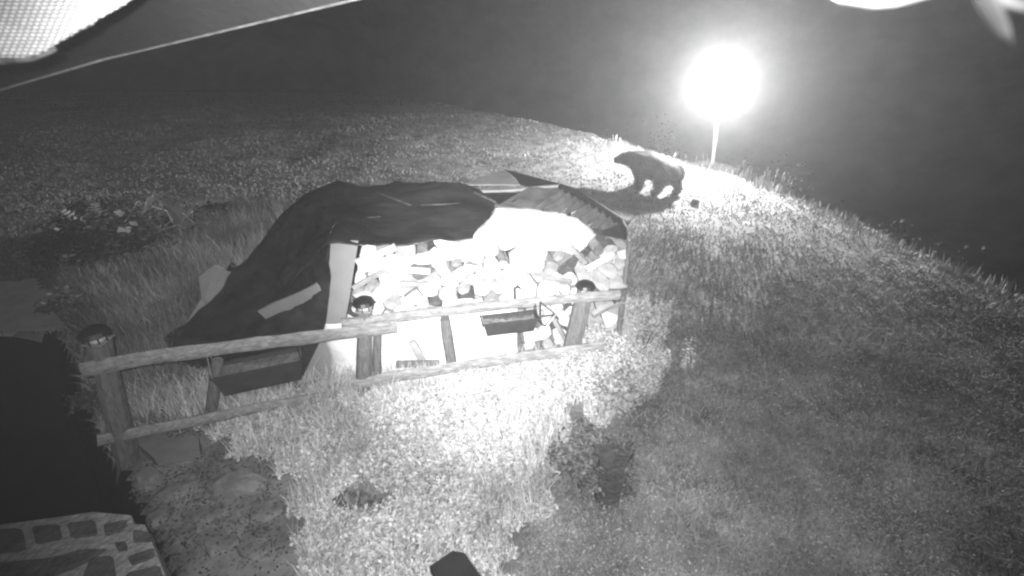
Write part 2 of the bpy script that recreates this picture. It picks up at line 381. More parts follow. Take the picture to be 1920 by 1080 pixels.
for i, s in enumerate(seeds):
    su, sv = s
    low = .0 if su > 2.36 else .56
    if sv < low: continue
    poly = [(su-.16, sv-.14), (su+.16, sv-.14), (su+.16, sv+.14), (su-.16, sv+.14)]
    for q in seeds:
        if q is s: continue
        dx, dy = q[0]-su, q[1]-sv
        if abs(dx) < .4 and abs(dy) < .35:
            poly = clip(poly, (su+dx/2, sv+dy/2), (dx, dy))
            if len(poly) < 3: break
    poly = clip(poly, (0, topv(su)), (0, 1)); poly = clip(poly, (0, .0), (0, -1)); poly = clip(clip(poly, (LEN, 0), (1, 0)), (.34, 0), (-1, .33))
    if len(poly) < 3: continue
    mx = sum(p[0] for p in poly)/len(poly); my = sum(p[1] for p in poly)/len(poly)
    if max(p[1] for p in poly) < low+.03: continue
    area = abs(sum(poly[q_][0]*poly[(q_+1) % len(poly)][1]-poly[(q_+1) % len(poly)][0]*poly[q_][1] for q_ in range(len(poly))))/2
    shape = 'split'
    if rr.random() < .02 and area > .006: continue      # a hole in the stack
    if rr.random() < .10:                               # a round log
        shape = 'round'; rin = 1
        for q_ in range(len(poly)):
            p_, r2 = poly[q_], poly[(q_+1) % len(poly)]; ex_, ey_ = r2[0]-p_[0], r2[1]-p_[1]; l2 = math.hypot(ex_, ey_)
            if l2 > 1e-6: rin = min(rin, abs((mx-p_[0])*ey_-(my-p_[1])*ex_)/l2)
        if rin > .028:
            rin *= 1.1; poly = [(mx+rin*rr.uniform(.92, 1.06)*math.cos(2*math.pi*q_/12), my+rin*rr.uniform(.92, 1.06)*math.sin(2*math.pi*q_/12)) for q_ in range(12)]
        else: shape = 'split'
    if shape == 'split':
        sh = rr.uniform(.95, 1.04); np_ = []
        for q_ in range(len(poly)):
            p_, r2 = poly[q_], poly[(q_+1) % len(poly)]; bow = rr.uniform(-.08, .10)
            for t_, bb in ((0, 0), (.33, bow), (.66, bow)):
                xx, yy = p_[0]+(r2[0]-p_[0])*t_, p_[1]+(r2[1]-p_[1])*t_; f_ = sh*(1+bb*.9)*(1 if t_ else rr.uniform(.9, .99)); np_.append((mx+(xx-mx)*f_, my+(yy-my)*f_))
        poly = np_
    # drop cut corners that nearly coincide
    f0 = max(0.0, rr.gauss(.06, .035)); l_ = .42 if su > .95 else .16
    c3 = A+U*mx+N*f0; c3.z = my
    R1 = (rr.uniform(-.7, .7), rr.uniform(-.6, .6))
    V = []
    for k_, (dep, sc) in enumerate(((0, .93), (.012, 1), (l_, .97))):
        for p in poly:
            V.append(U*((p[0]-mx)*sc+R1[0]*0)+N*(dep+(.05*R1[0]*(p[0]-mx)/.08 if k_ < 2 else 0)+(.05*R1[1]*(p[1]-my)/.06 if k_ < 2 else 0))+Vector((0, 0, (p[1]-my)*sc)))
    n = len(poly); F = [tuple(range(n))]+[(k+n*r, k+n*(r+1), (k+1) % n+n*(r+1), (k+1) % n+n*r) for r in range(2) for k in range(n)]+[tuple(range(3*n-1, 2*n-1, -1))]
    rv = rr.random(); edge_ = .35 if su > LEN-.55 else 0; tone = 0 if rv < .68-edge_ else (1 if rv < .94-edge_*.3 else 2); em = [M['wood_end'], M['wood_mid'], M['bark']][tone]
    barkside = [M['wood_end'], M['wood_mid'], M['bark']][rr.choice((0, 1, 1, 2))]
    fm = [0, ]+[0]*n+[1]*n+[0]
    o = obj('firewood_log', V, F, None, mats=[em, barkside], fmi=fm, loc=c3); fix(o); nlog += 1
    tn = ['pale', 'grey', 'dark'][tone]; sz = 'large ' if area > .022 else ('thin ' if area < .010 else '')
    hz_ = 'low' if sv < .5 else ('above the upper rail' if sv < .85 else ('halfway up' if sv < 1.15 else 'in the topmost rows'))
    zn = 'beside the pale board' if su < .9 else ('left of the thin post' if su < 1.5 else ('right of the thin post' if su < 2.1 else ('near the small trough' if su < 2.7 else ('behind the rightmost post' if su < 3.15 else 'at the right end'))))
    tag(o, '%s%s %s log, %s, %s' % (sz, tn, shape, hz_, zn), 'firewood', G_LOG)
byl = {}
for o in list(scene.objects):
    if o.name.startswith('firewood_log'): byl.setdefault(o['label'], []).append(o)
for lb_, os_ in byl.items():
    if len(os_) > 1:
        os_.sort(key=lambda q: q.location.x)
        for k_, o in enumerate(os_):
            o['label'] = lb_+', '+('leftmost' if k_ == 0 else ('rightmost' if k_ == len(os_)-1 else ['second', 'third', 'fourth', 'fifth', 'sixth', 'seventh', 'eighth', 'ninth', 'tenth', 'eleventh', 'twelfth'][k_-1]+' from left'))
# logs lying loose on top of the stack, seen along their length
def plank_between(name, p, q, wdt, th, m, label, cat='plank', group=None, roll=0.0, back=.0):
    p, q = Vector(p), Vector(q); d = (q-p); L_ = d.length; d.normalize()
    nrm = (-N).copy(); side = d.cross(nrm).normalized(); nrm = side.cross(d).normalized()
    R = Matrix((d, nrm, side)).transposed(); R = R @ Matrix.Rotation(roll, 3, 'X')
    segs = 6; V = []; F = []
    rj = random.Random(hash((round(p.x, 2), round(q.x, 2))) & 1023)
    for i in range(segs+1):
        t = i/segs-.5
        for (a_, b_) in ((-1, -1), (1, -1), (1, 1), (-1, 1)):
            V.append(Vector((t*L_, a_*th/2, b_*wdt/2*(1+rj.uniform(-.06, .06)))))
    for i in range(segs):
        for k in range(4): F.append((i*4+k, i*4+(k+1) % 4, i*4+4+(k+1) % 4, i*4+4+k))
    F += [(3, 2, 1, 0), tuple(segs*4+k for k in range(4))]
    o = obj(name, V, F, m, loc=(p+q)/2); o.rotation_euler = R.to_euler(); fix(o); tag(o, label, cat, group); return o
for k_, (a1, b1, w1, mm, lb) in enumerate((
        ((668, 492), (742, 462), .07, 'plank', 'pale plank slanting from the top of the logs down to the pale board'),
        ((700, 508), (862, 462), .075, 'wood_end', 'longest pale plank slanting across the upper left logs'),
        ((733, 478), (742, 548), .09, 'wood_end', 'upright pale board in front of the left end of the logs'),
        ((662, 540), (722, 506), .05, 'wood_mid', 'grey stick slanting down beside the upright pale board'),
        ((748, 505), (806, 509), .055, 'wood_end', 'uppermost of the three short boards lying level right of the upright board'),
        ((750, 532), (804, 533), .05, 'wood_mid', 'middle of the three short boards lying level right of the upright board'),
        ((752, 562), (800, 558), .045, 'plank', 'lowest of the three short boards lying level right of the upright board'))):
    plank_between('plank', onfront(*a1, -.03-.012*k_), onfront(*b1, -.03-.012*k_), w1, .03, M[mm], lb)
for k_, (a1, b1, w1, mm, lb) in enumerate((
        ((880, 528), (935, 498), .06, 'wood_end', 'pale loose split lying aslant low in the middle of the log ends'),
        ((965, 470), (1020, 486), .05, 'wood_end', 'pale loose split lying under the brightest white sheet'),
        ((1070, 462), (1098, 492), .045, 'wood_mid', 'grey loose split pointing down near the top right of the stack'),
        ((1100, 505), (1150, 478), .05, 'wood_end', 'pale loose split rising to the right end of the stack'),
        ((860, 478), (905, 466), .05, 'wood_end', 'pale loose split right under the front hem of the black tarp'),
        ((1020, 520), (1072, 528), .045, 'wood_mid', 'grey loose split lying left of the rightmost solar light'),
        ((905, 560), (860, 572), .04, 'wood_mid', 'thin grey loose split touching the upper right rail'),
        ((1040, 600), (1062, 640), .045, 'wood_mid', 'grey loose split leaning left of the rightmost post'),
        ((1110, 590), (1150, 570), .05, 'wood_mid', 'grey loose split right of the rightmost post'))):
    plank_between('firewood_split', onfront(*a1, -.02-.008*k_), onfront(*b1, .02-.008*k_), w1, .05, M[mm], lb, 'firewood', roll=.4)
plank_between('stick', onfront(772, 640, -.13), onfront(800, 690, -.13), .08, .05, M['wood_mid'], 'short grey stake leaning against the white sheet behind the lower rail', 'stake')
plank_between('board', onfront(742, 683, -.17), onfront(824, 681, -.17), .075, .04, M['postw'], 'dark board lying level at the foot of the leaning stake', 'board')
# pale board at the left corner
pb = [onfront(x_, y_, -.04) for x_, y_ in ((620, 450), (672, 452), (655, 560), (628, 704), (567, 708), (600, 640), (611, 600))]
V, F = prism(pb, N*.02); o = obj('plywood_sheet', V, F, M['board']); fix(o)
tag(o, 'smooth pale grey board standing upright at the left corner of the woodpile', 'board')
# white sheet across the lower front
def cloth(name, grid, m, label, cat, th=.004, sub=6, amp=.012, seed=0, freq=6, parent=None):
    """grid = rows of world points -> Catmull-Rom-ish resampled sheet with wrinkles and thickness"""
    R = len(grid); C_ = len(grid[0]); G = np.array([[tuple(p) for p in r] for r in grid])
    def cr(P, t):
        n = len(P); i = min(int(t), n-2); f = t-i
        p0 = P[max(i-1, 0)]; p1 = P[i]; p2 = P[i+1]; p3 = P[min(i+2, n-1)]
        return .5*((2*p1)+(-p0+p2)*f+(2*p0-5*p1+4*p2-p3)*f*f+(-p0+3*p1-3*p2+p3)*f**3)
    nr, nc = (R-1)*sub+1, (C_-1)*sub+1
    rows = [[cr(G[r], c/sub) for c in range(nc)] for r in range(R)]
    P = np.array([[cr(np.array([rows[r][c] for r in range(R)]), q/sub) for c in range(nc)] for q in range(nr)])
    du = np.gradient(P, axis=1); dv = np.gradient(P, axis=0); nn = np.cross(du, dv); nn /= np.linalg.norm(nn, axis=2, keepdims=True)+1e-9
    for q in range(nr):
        for c in range(nc):
            s_ = Vector(P[q, c])*freq+Vector((seed*7.1, 0, 0))
            w_ = noise.noise(s_)*amp+noise.ridged_multi_fractal(s_*.5, 1, 2, 3, 1, 2)*amp*.5-amp*.5
            w_ += noise.noise(Vector((s_.x*2.1+s_.z, s_.y*3.3, s_.z*2.7)))*amp*.45
            P[q, c] += nn[q, c]*w_
    V = [Vector(p) for p in P.reshape(-1, 3)]+[Vector(p) for p in (P-nn*th).reshape(-1, 3)]
    K = nr*nc; F = []
    for q in range(nr-1):
        for c in range(nc-1):
            i = q*nc+c; F.append((i, i+1, i+nc+1, i+nc)); F.append((i+K+nc, i+K+nc+1, i+K+1, i+K))
    bd = [c for c in range(nc)]+[q*nc+nc-1 for q in range(1, nr)]+[(nr-1)*nc+c for c in range(nc-2, -1, -1)]+[q*nc for q in range(nr-2, 0, -1)]
    for i in range(len(bd)):
        a_, b_ = bd[i], bd[(i+1) % len(bd)]; F.append((b_, a_, a_+K, b_+K))
    o = obj(name, V, F, m, parent, smooth=True); fix(o)
    if label: tag(o, label, cat)
    return o
g = []
for v_, of in ((.66, -.05), (.45, -.08), (.22, -.07), (.02, -.12)):
    g.append([A+U*uu+N*(of+.02*math.sin(uu*5+v_*3))+Vector((0, 0, v_+.03*math.sin(uu*4))) for uu in (.34, .8, 1.3, 1.8, 2.35)])
cloth('plastic_sheet', g, M['sheet'], 'white plastic sheet hung over the lower front of the woodpile', 'plastic sheet', seed=2, amp=.035, freq=5)
# bright sheet over the upper right of the stack
g = [[onfront(930, 388, .62), onfront(1000, 394, .60), onfront(1062, 403, .5), onfront(1112, 430, .32)],
     [onfront(914, 412, .34), onfront(980, 418, .30), onfront(1050, 422, .26), onfront(1118, 440, .18)],
     [onfront(890, 438, .04), onfront(970, 442, .02), onfront(1040, 445, .02), onfront(1105, 452, .04)],
     [onfront(888, 452, -.03), onfront(965, 462, -.04), onfront(1035, 470, -.03), onfront(1100, 462, -.03)]]
cloth('plastic_sheet', g, M['sheet'], 'brightest white sheet tucked between the black tarp and the tin roof', 'plastic sheet', seed=5, amp=.015)

# ------------------------------------------------------------ black tarp
rowB = [(308, 634, 4.85), (395, 568, 5.25), (440, 508, 5.5), (500, 440, 5.75), (556, 378, 5.95), (615, 350, 6.0), (690, 352, 6.0), (760, 346, 6.05), (850, 345, 6.1)]
rowC = [(306, 637, 4.75), (410, 590, 4.95), (470, 545, 5.1), (530, 480, 5.2), (590, 418, 5.25), (640, 385, 5.3), (700, 402, 5.3), (780, 392, 5.35), (930, 384, 5.45)]
rowD = [(312, 640, 4.65), (415, 620, 4.7), (480, 590, 4.7), (540, 545, 4.62), (590, 490, 4.5), (621, 455, 4.40), (700, 457, 4.52), (790, 452, 4.66), (889, 445, 4.85)]
rB = [Q(*p) for p in rowB]; rC = [Q(*p) for p in rowC]; rD = [Q(*p) for p in rowD]
rA = [Vector((p.x-.12, p.y+.25, max(.05, p.z-.55))) for p in rB]; rA0 = [Vector((p.x-.15, p.y+.3, .04)) for p in rB]
tp = thing('tarp', 'black tarp draped over the left and top of the woodpile', 'tarp', (0, 0, 0))
up = [Vector((0, 0, .02))]*9
cloth('cover_sheet', [rA0[3:], rA[3:], [p+up[0] for p in rB[3:]], [p+up[0] for p in rC[3:]], [p+Vector((0, -.025, .0)) for p in rD[3:]]], M['tarp'], None, None, seed=1, amp=.045, freq=3.6, parent=tp, th=.006, sub=9)
rowE_ = [(312, 641, 4.64), (415, 645, 4.45), (480, 650, 4.35), (540, 640, 4.3), (585, 610, 4.3), (612, 600, 4.30)]
rE = [Q(*p) for p in rowE_]; rF = [Vector((p.x, p.y-.02, h1(p.x, p.y)+.01)) for p in rE]
rF[-1] = Q(570, 700, 4.3); rF[-2] = Q(545, 703, 4.28)
cloth('side_flap', [rA0[:6], rA[:6], rB[:6], rC[:6], rD[:6], rE, rF], M['tarp'], None, None, seed=3, amp=.04, freq=3.4, parent=tp, sub=9)
# tarp folds and a seam strip, highlights painted in as paler grey
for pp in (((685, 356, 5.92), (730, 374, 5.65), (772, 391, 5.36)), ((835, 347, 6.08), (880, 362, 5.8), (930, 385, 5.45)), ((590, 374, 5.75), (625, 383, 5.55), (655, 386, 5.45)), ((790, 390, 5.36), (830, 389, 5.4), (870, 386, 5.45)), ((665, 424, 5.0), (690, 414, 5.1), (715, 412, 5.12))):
    V, F = tube([Q(*p)+Vector((0, -.02, .045)) for p in pp], [.010, .016, .010], 6, .3, (1.6, .6)); obj('seam_highlight', V, F, M['seam_highlight'], tp, True)
plank_between('board', Q(498, 592, 4.56)+Vector((0, -.02, 0)), Q(608, 541, 4.38)+Vector((0, -.04, 0)), .19, .025, M['board'], 'pale board lying on the side of the black tarp', 'board')
# pale sheet showing from under the far left of the tarp
V, F = prism([Q(345, 612, 5.15), Q(378, 560, 5.3), Q(372, 520, 5.5), Q(400, 498, 5.6), Q(436, 510, 5.58), Q(425, 548, 5.42), Q(402, 600, 5.2)], (0.02, .03, -.01))
o = obj('plastic_sheet', V, F, M['board']); fix(o); tag(o, 'crumpled pale sheet sticking out behind the left end of the black tarp', 'plastic sheet')
V, F = join([tube([Q(430, 506, 5.56), Q(436, 497, 5.56), Q(444, 503, 5.56)], [.03, .035, .02], 6, .5)])
o = obj('tarp_knot', V, F, M['black'], tp)

# ------------------------------------------------------------ tin roof at the right end
rf = thing('woodpile_roof', 'patched sheet roof over the right end of the woodpile', 'roof', (0, 0, 0))
def slab_px(name, pts, th, m, label=None, parent=rf):
    V, F = prism([Q(*p) for p in pts], th); o = obj(name, V, F, m, parent); fix(o)
    if label: o['label'] = label
    return o
slab_px('roof_sheet', [(932, 386, 5.50), (992, 350, 6.1), (1052, 354, 6.25), (1046, 372, 5.95), (1020, 392, 5.6), (1000, 393, 5.55)], (0, 0, -.012), M['metal'], 'smooth grey roof sheet')
slab_px('back_sheet', [(868, 346, 6.1), (905, 331, 6.45), (948, 319, 6.7), (966, 334, 6.5), (975, 346, 6.25)], (0, 0, -.012), M['metal_pale'], 'light roof sheet at the back')
slab_px('tarp_scrap', [(945, 317, 6.74), (1000, 331, 6.62), (1052, 345, 6.4), (985, 349, 6.35), (962, 338, 6.5)], (0, 0, -.01), M['black'], 'black flap at the back corner')
slab_px('under_felt', [(905, 362, 5.9), (990, 361, 5.95), (962, 378, 5.65), (935, 382, 5.6)], (0, .0, -.01), M['black'], 'black roofing felt')
V, F = tube([Q(882, 360, 6.12), Q(960, 357, 6.22), Q(1020, 351, 6.3), Q(1064, 347, 6.36)], [.02, .024, .026, .022], 6, .2, (1.6, .7)); obj('batten', V, F, M['plank'], rf)
# corrugated sheet, real waves
c00, c10, c01, c11 = Q(990, 394, 5.50), Q(1064, 404, 5.38), Q(1052, 356, 6.24), Q(1062, 352, 6.26)
f0, f1, b0, b1 = Q(985, 394, 5.48), Q(1160, 440, 5.24), Q(1040, 360, 6.16), Q(1172, 424, 5.42)
V = []; F = []; nu, nv = 56, 9
for j in range(nv):
    for i in range(nu):
        s_ = i/(nu-1); t = j/(nv-1)
        bk = Q(1052, 356, 6.2).lerp(Q(1170, 422, 5.45), s_); 
        fr = Q(996, 394, 5.5).lerp(Q(1064, 403, 5.4), min(s_/.45, 1)) if s_ < .45 else Q(1064, 403, 5.4).lerp(Q(1160, 446, 5.28), (s_-.45)/.55)
        p = bk.lerp(fr, t); p.z += .032*math.sin(i/(nu-1)*math.pi*2*9)+.012*noise.noise(Vector((s_*8, t*3, 2)))
        p += (fr-bk).normalized()*(.05*noise.noise(Vector((s_*9, 3, 1)))*t)
        V.append(p)
K = len(V); V += [p-Vector((0, 0, .006)) for p in V]
for j in range(nv-1):
    for i in range(nu-1):
        a_ = j*nu+i; F.append((a_, a_+1, a_+nu+1, a_+nu)); F.append((a_+K+nu, a_+K+nu+1, a_+K+1, a_+K))
o = obj('corrugated_sheet', V, F, M['metal'], rf, smooth=True); fix(o)
V, F = tube([Q(1050, 351, 6.3), Q(1085, 362, 6.1), Q(1130, 392, 5.75), Q(1173, 424, 5.42)], [.05, .05, .05, .05], 6, .25, (.9, 1)); obj('ridge_edge', V, F, M['black'], rf)
slab_px('end_flap', [(1095, 425, 5.30), (1130, 432, 5.25), (1160, 420, 5.33), (1175, 418, 5.40), (1173, 450, 5.2), (1158, 446, 5.18), (1128, 440, 5.22)], (.02, .03, -.01), M['black'], 'black felt folded over the end')
V, F = tube([Q(1168, 413, 5.36), Q(1176, 428, 5.36), Q(1171, 446, 5.3)], [.012, .015, .01], 5, .5); obj('torn_edge', V, F, M['metal_pale'], rf)
# posts that carry the roof
for (pa, pb_) in ((B+U*-.03+N*.06, 1.30), (B+N*.9-U*.05, 1.34), (B+N*.9-U*1.25, 1.42)):
    V, F = tube([(pa.x, pa.y, h1(pa.x, pa.y)-.05), (pa.x, pa.y, pb_)], [.035, .03], 7, .2); obj('post', V, F, M['postw'], rf)

# ------------------------------------------------------------ fence
fe = thing('wooden_fence', 'weathered post and rail fence in front of the woodpile', 'fence', (-1.4, 4.1, 0))
def rail(pts, r, m=M['fence'], seed=0, label=None):
    n = 14; P = []
    cum = [0]
    for i in range(1, len(pts)): cum.append(cum[-1]+(pts[i]-pts[i-1]).length)
    for k in range(n+1):
        t = cum[-1]*k/n; i = max(j for j in range(len(cum)-1) if cum[j] <= t+1e-9); f = (t-cum[i])/(cum[i+1]-cum[i])
        P.append(pts[i].lerp(pts[i+1], f)+Vector((0, 0, .012*noise.noise(Vector((t*2, seed, 0))))))
    V, F = tube(P, [r*(1+.18*noise.noise(Vector((k*.6, seed*3, 4)))) for k in range(n+1)], 9, .28, (.5, 1), seed=seed)
    o = obj('rail', local(fe, V), F, m, fe, smooth=False)
    if label: o['label'] = label
    return o
rail([Q(152, 694, 3.10), Q(330, 662, 3.42), Q(520, 640, 3.78), Q(745, 612, 4.12)], .062, seed=1, label='upper left rail')
rail([Q(640, 606, 4.02), Q(760, 592, 4.20), Q(900, 575, 4.38), Q(1040, 562, 4.5), Q(1162, 552, 4.6)], .062, seed=2, label='upper right rail')
rail([Q(182, 826, 3.08), Q(330, 796, 3.42), Q(500, 762, 3.76), Q(650, 738, 4.08)], .055, seed=3, label='lower left rail')
rail([Q(660, 722, 4.05), Q(740, 705, 4.12), Q(900, 680, 4.36), Q(1040, 660, 4.5), Q(1132, 648, 4.56)], .065, seed=4, label='lower right rail')
def post(px0, py0, px1, py1, y, r, ybase=None, seed=0, m=M['postw']):
    t0 = Q(px0, py0, y); b0_ = Q(px1, py1, ybase or y); dirv = (b0_-t0).normalized()
    gz = h1(b0_.x, b0_.y)-.15; b0_ = b0_+dirv*max(0, (b0_.z-gz)/max(.2, -dirv.z))
    P = [t0.lerp(b0_, k/6) for k in range(7)]
    V, F = tube(P, [r*(.9+.15*k/6) for k in range(7)], 9, .25, seed=seed); obj('post', local(fe, V), F, m, fe)
    return t0
tl = post(184, 640, 228, 820, 3.22, .085, seed=1)
tm = post(684, 580, 682, 720, 4.12, .072, seed=2)
post(708, 610, 706, 720, 4.20, .05, seed=3)
post(834, 596, 848, 690, 4.44, .062, seed=4)
tr = post(1097, 548, 1074, 648, 4.66, .095, seed=5)
post(408, 675, 400, 740, 3.72, .05, seed=6)
# solar lights on the posts
def solar(p, label):
    r_ = thing('solar_light', label, 'garden light', p, group='solar lights on the fence posts')
    def lathe(prof, m, name, ns=16):
        V = []; F = []
        for rr_, z in prof:
            for k in range(ns): V.append((rr_*math.cos(2*math.pi*k/ns), rr_*math.sin(2*math.pi*k/ns), z))
        for j in range(len(prof)-1):
            for k in range(ns): F.append((j*ns+k, j*ns+(k+1) % ns, (j+1)*ns+(k+1) % ns, (j+1)*ns+k))
        F.append(tuple(range(ns-1, -1, -1))); F.append(tuple((len(prof)-1)*ns+k for k in range(ns)))
        return obj(name, V, F, m, r_, smooth=False)
    lathe([(.05, 0), (.06, .02), (.065, .065)], M['lens'], 'lens')
    lathe([(.098, .062), (.105, .07), (.09, .1), (.06, .12), (.02, .128)], M['black'], 'cap')
    for k in range(8):
        t = 2*math.pi*k/8; V, F = box((.078*math.cos(t), .078*math.sin(t), .035), (.008, .008, .066)); obj('rib', V, F, M['black'], r_)
    V, F = box((0, 0, .006), (.15, .15, .012)); obj('base', V, F, M['fence'], r_)
solar(tl+Vector((0, 0, .0)), 'dark round solar light on the leftmost fence post')
solar(tm, 'dark round solar light on the middle fence post beside the pale board')
solar(tr, 'dark round solar light on the rightmost fence post')

# ------------------------------------------------------------ hanging troughs
def trough(p, q, hgt, wd, label, m, wire_tops, lip=True):
    p, q = Vector(p), Vector(q); c = (p+q)/2; d = (q-p); L_ = d.length; d.z = 0; ang = math.atan2(d.y, d.x)
    r_ = thing('hanging_trough', label, 'planter', c, ang)
    tw, bw_ = wd/2, wd/2*.72; tl_, bl = L_/2, L_/2*.86; th = .008
    def ringb(l, w_, z): return [Vector((-l, -w_, z)), Vector((l, -w_, z)), Vector((l, w_, z)), Vector((-l, w_, z))]
    V = ringb(tl_, tw, 0)+ringb(bl, bw_, -hgt)+ringb(tl_-th, tw-th, 0)+ringb(bl-th, bw_-th, -hgt+th)
    F = [(4+i, 4+(i+1) % 4, (i+1) % 4, i) for i in range(4)]+[(4, 7, 6, 5)]+[(i, (i+1) % 4, 8+(i+1) % 4, 8+i) for i in range(4)]+[(8+i, 8+(i+1) % 4, 12+(i+1) % 4, 12+i) for i in range(4)]+[(12, 13, 14, 15)]
    o = obj('basin', V, F, m, r_); fix(o)
    V, F = join([box((0, -tw-.004, -.006), (L_+.03, .012, .02)), box((0, tw+.004, -.006), (L_+.03, .012, .02)), box((-tl_-.004, 0, -.006), (.012, wd, .02)), box((tl_+.004, 0, -.006), (.012, wd, .02))])
    obj('rim', V, F, m, r_)
    nx_ = 30; V = []; F = []
    for j in range(5):
        for i in range(nx_):
            V.append(Vector(((i/(nx_-1)-.5)*(L_-.03), (j/4-.5)*(wd-.03), -.035+.012*noise.noise(Vector((i*.7, j*.7, L_))))))
    for j in range(4):
        for i in range(nx_-1): a_ = j*nx_+i; F.append((a_, a_+1, a_+nx_+1, a_+nx_))
    obj('soil', V, F, M['rock'], r_)
    Ri = Matrix.Rotation(-ang, 3, 'Z')
    for (sx, wt) in wire_tops:
        e = Ri @ (Vector(wt)-c)
        for sy in (-1, 1):
            V, F = tube([Vector((sx*tl_*.97, sy*tw, 0)), e], [.005, .005], 5); obj('hanger', V, F, M['metal_pale'] if sx < 0 else M['black'], r_)
    return r_, Ri, c
p1, q1 = Q(904, 600, 4.22), Q(1006, 590, 4.33)
r_, Ri, c = trough(p1, q1, .15, .16, 'small dark trough hanging from the upper right rail', M['trough'], [(-1, Q(897, 577, 4.36)), (1, Q(1003, 566, 4.46))])
V, F = join([tube([Ri @ (Q(*a)-c) for a in pts_], [.009]*len(pts_), 6) for pts_ in
             (((1013, 566, 4.40), (1040, 588, 4.36), (1022, 611, 4.34), (1006, 596, 4.33)), ((1013, 566, 4.40), (1013, 600, 4.34)), ((1006, 594, 4.33), (1040, 590, 4.36)))])
obj('bracket', V, F, M['black'], r_)
p2, q2 = Q(396, 690, 3.74), Q(568, 668, 4.02)
trough(p2, q2, .24, .24, 'large dark trough hanging from the upper left rail', M['trough'], [(-1, Q(385, 655, 3.55)), (1, Q(552, 636, 3.85))])
# stone kerb blocks at the foot of the trough
# hanging thin stem
# ------------------------------------------------------------ garden lamp
lb = Vector((LAMP.x+.18, LAMP.y, h1(LAMP.x+.18, LAMP.y)))
lp = thing('garden_lamp', 'lit globe lamp on a thin white pole behind the brow of the hill', 'lamp', lb)
V, F = tube([(0, 0, -.2), (-.06, 0, .6), (-.18, 0, LAMP.z-lb.z-.16)], [.045, .04, .035], 10); obj('pole', V, F, M['pole'], lp, True)
V, F = tube([(-.18, 0, LAMP.z-lb.z-.2), (-.18, 0, LAMP.z-lb.z-.15)], [.07, .08], 12); obj('collar', V, F, M['pole'], lp)
def sphere(r, nu_=20, nv_=12, sc=(1, 1, 1)):
    V = []; F = []
    for j in range(nv_+1):
        for i in range(nu_):
            a1, a2 = math.pi*j/nv_, 2*math.pi*i/nu_; V.append((r*math.sin(a1)*math.cos(a2)*sc[0], r*math.sin(a1)*math.sin(a2)*sc[1], r*math.cos(a1)*sc[2]))
    for j in range(nv_):
        for i in range(nu_): F.append((j*nu_+i, (j+1)*nu_+i, (j+1)*nu_+(i+1) % nu_, j*nu_+(i+1) % nu_))
    return V, F
V, F = sphere(.15); gl = obj('globe', V, F, M['globe'], lp, True); gl.location = (-.18, 0, LAMP.z-lb.z)
gl.visible_shadow = True

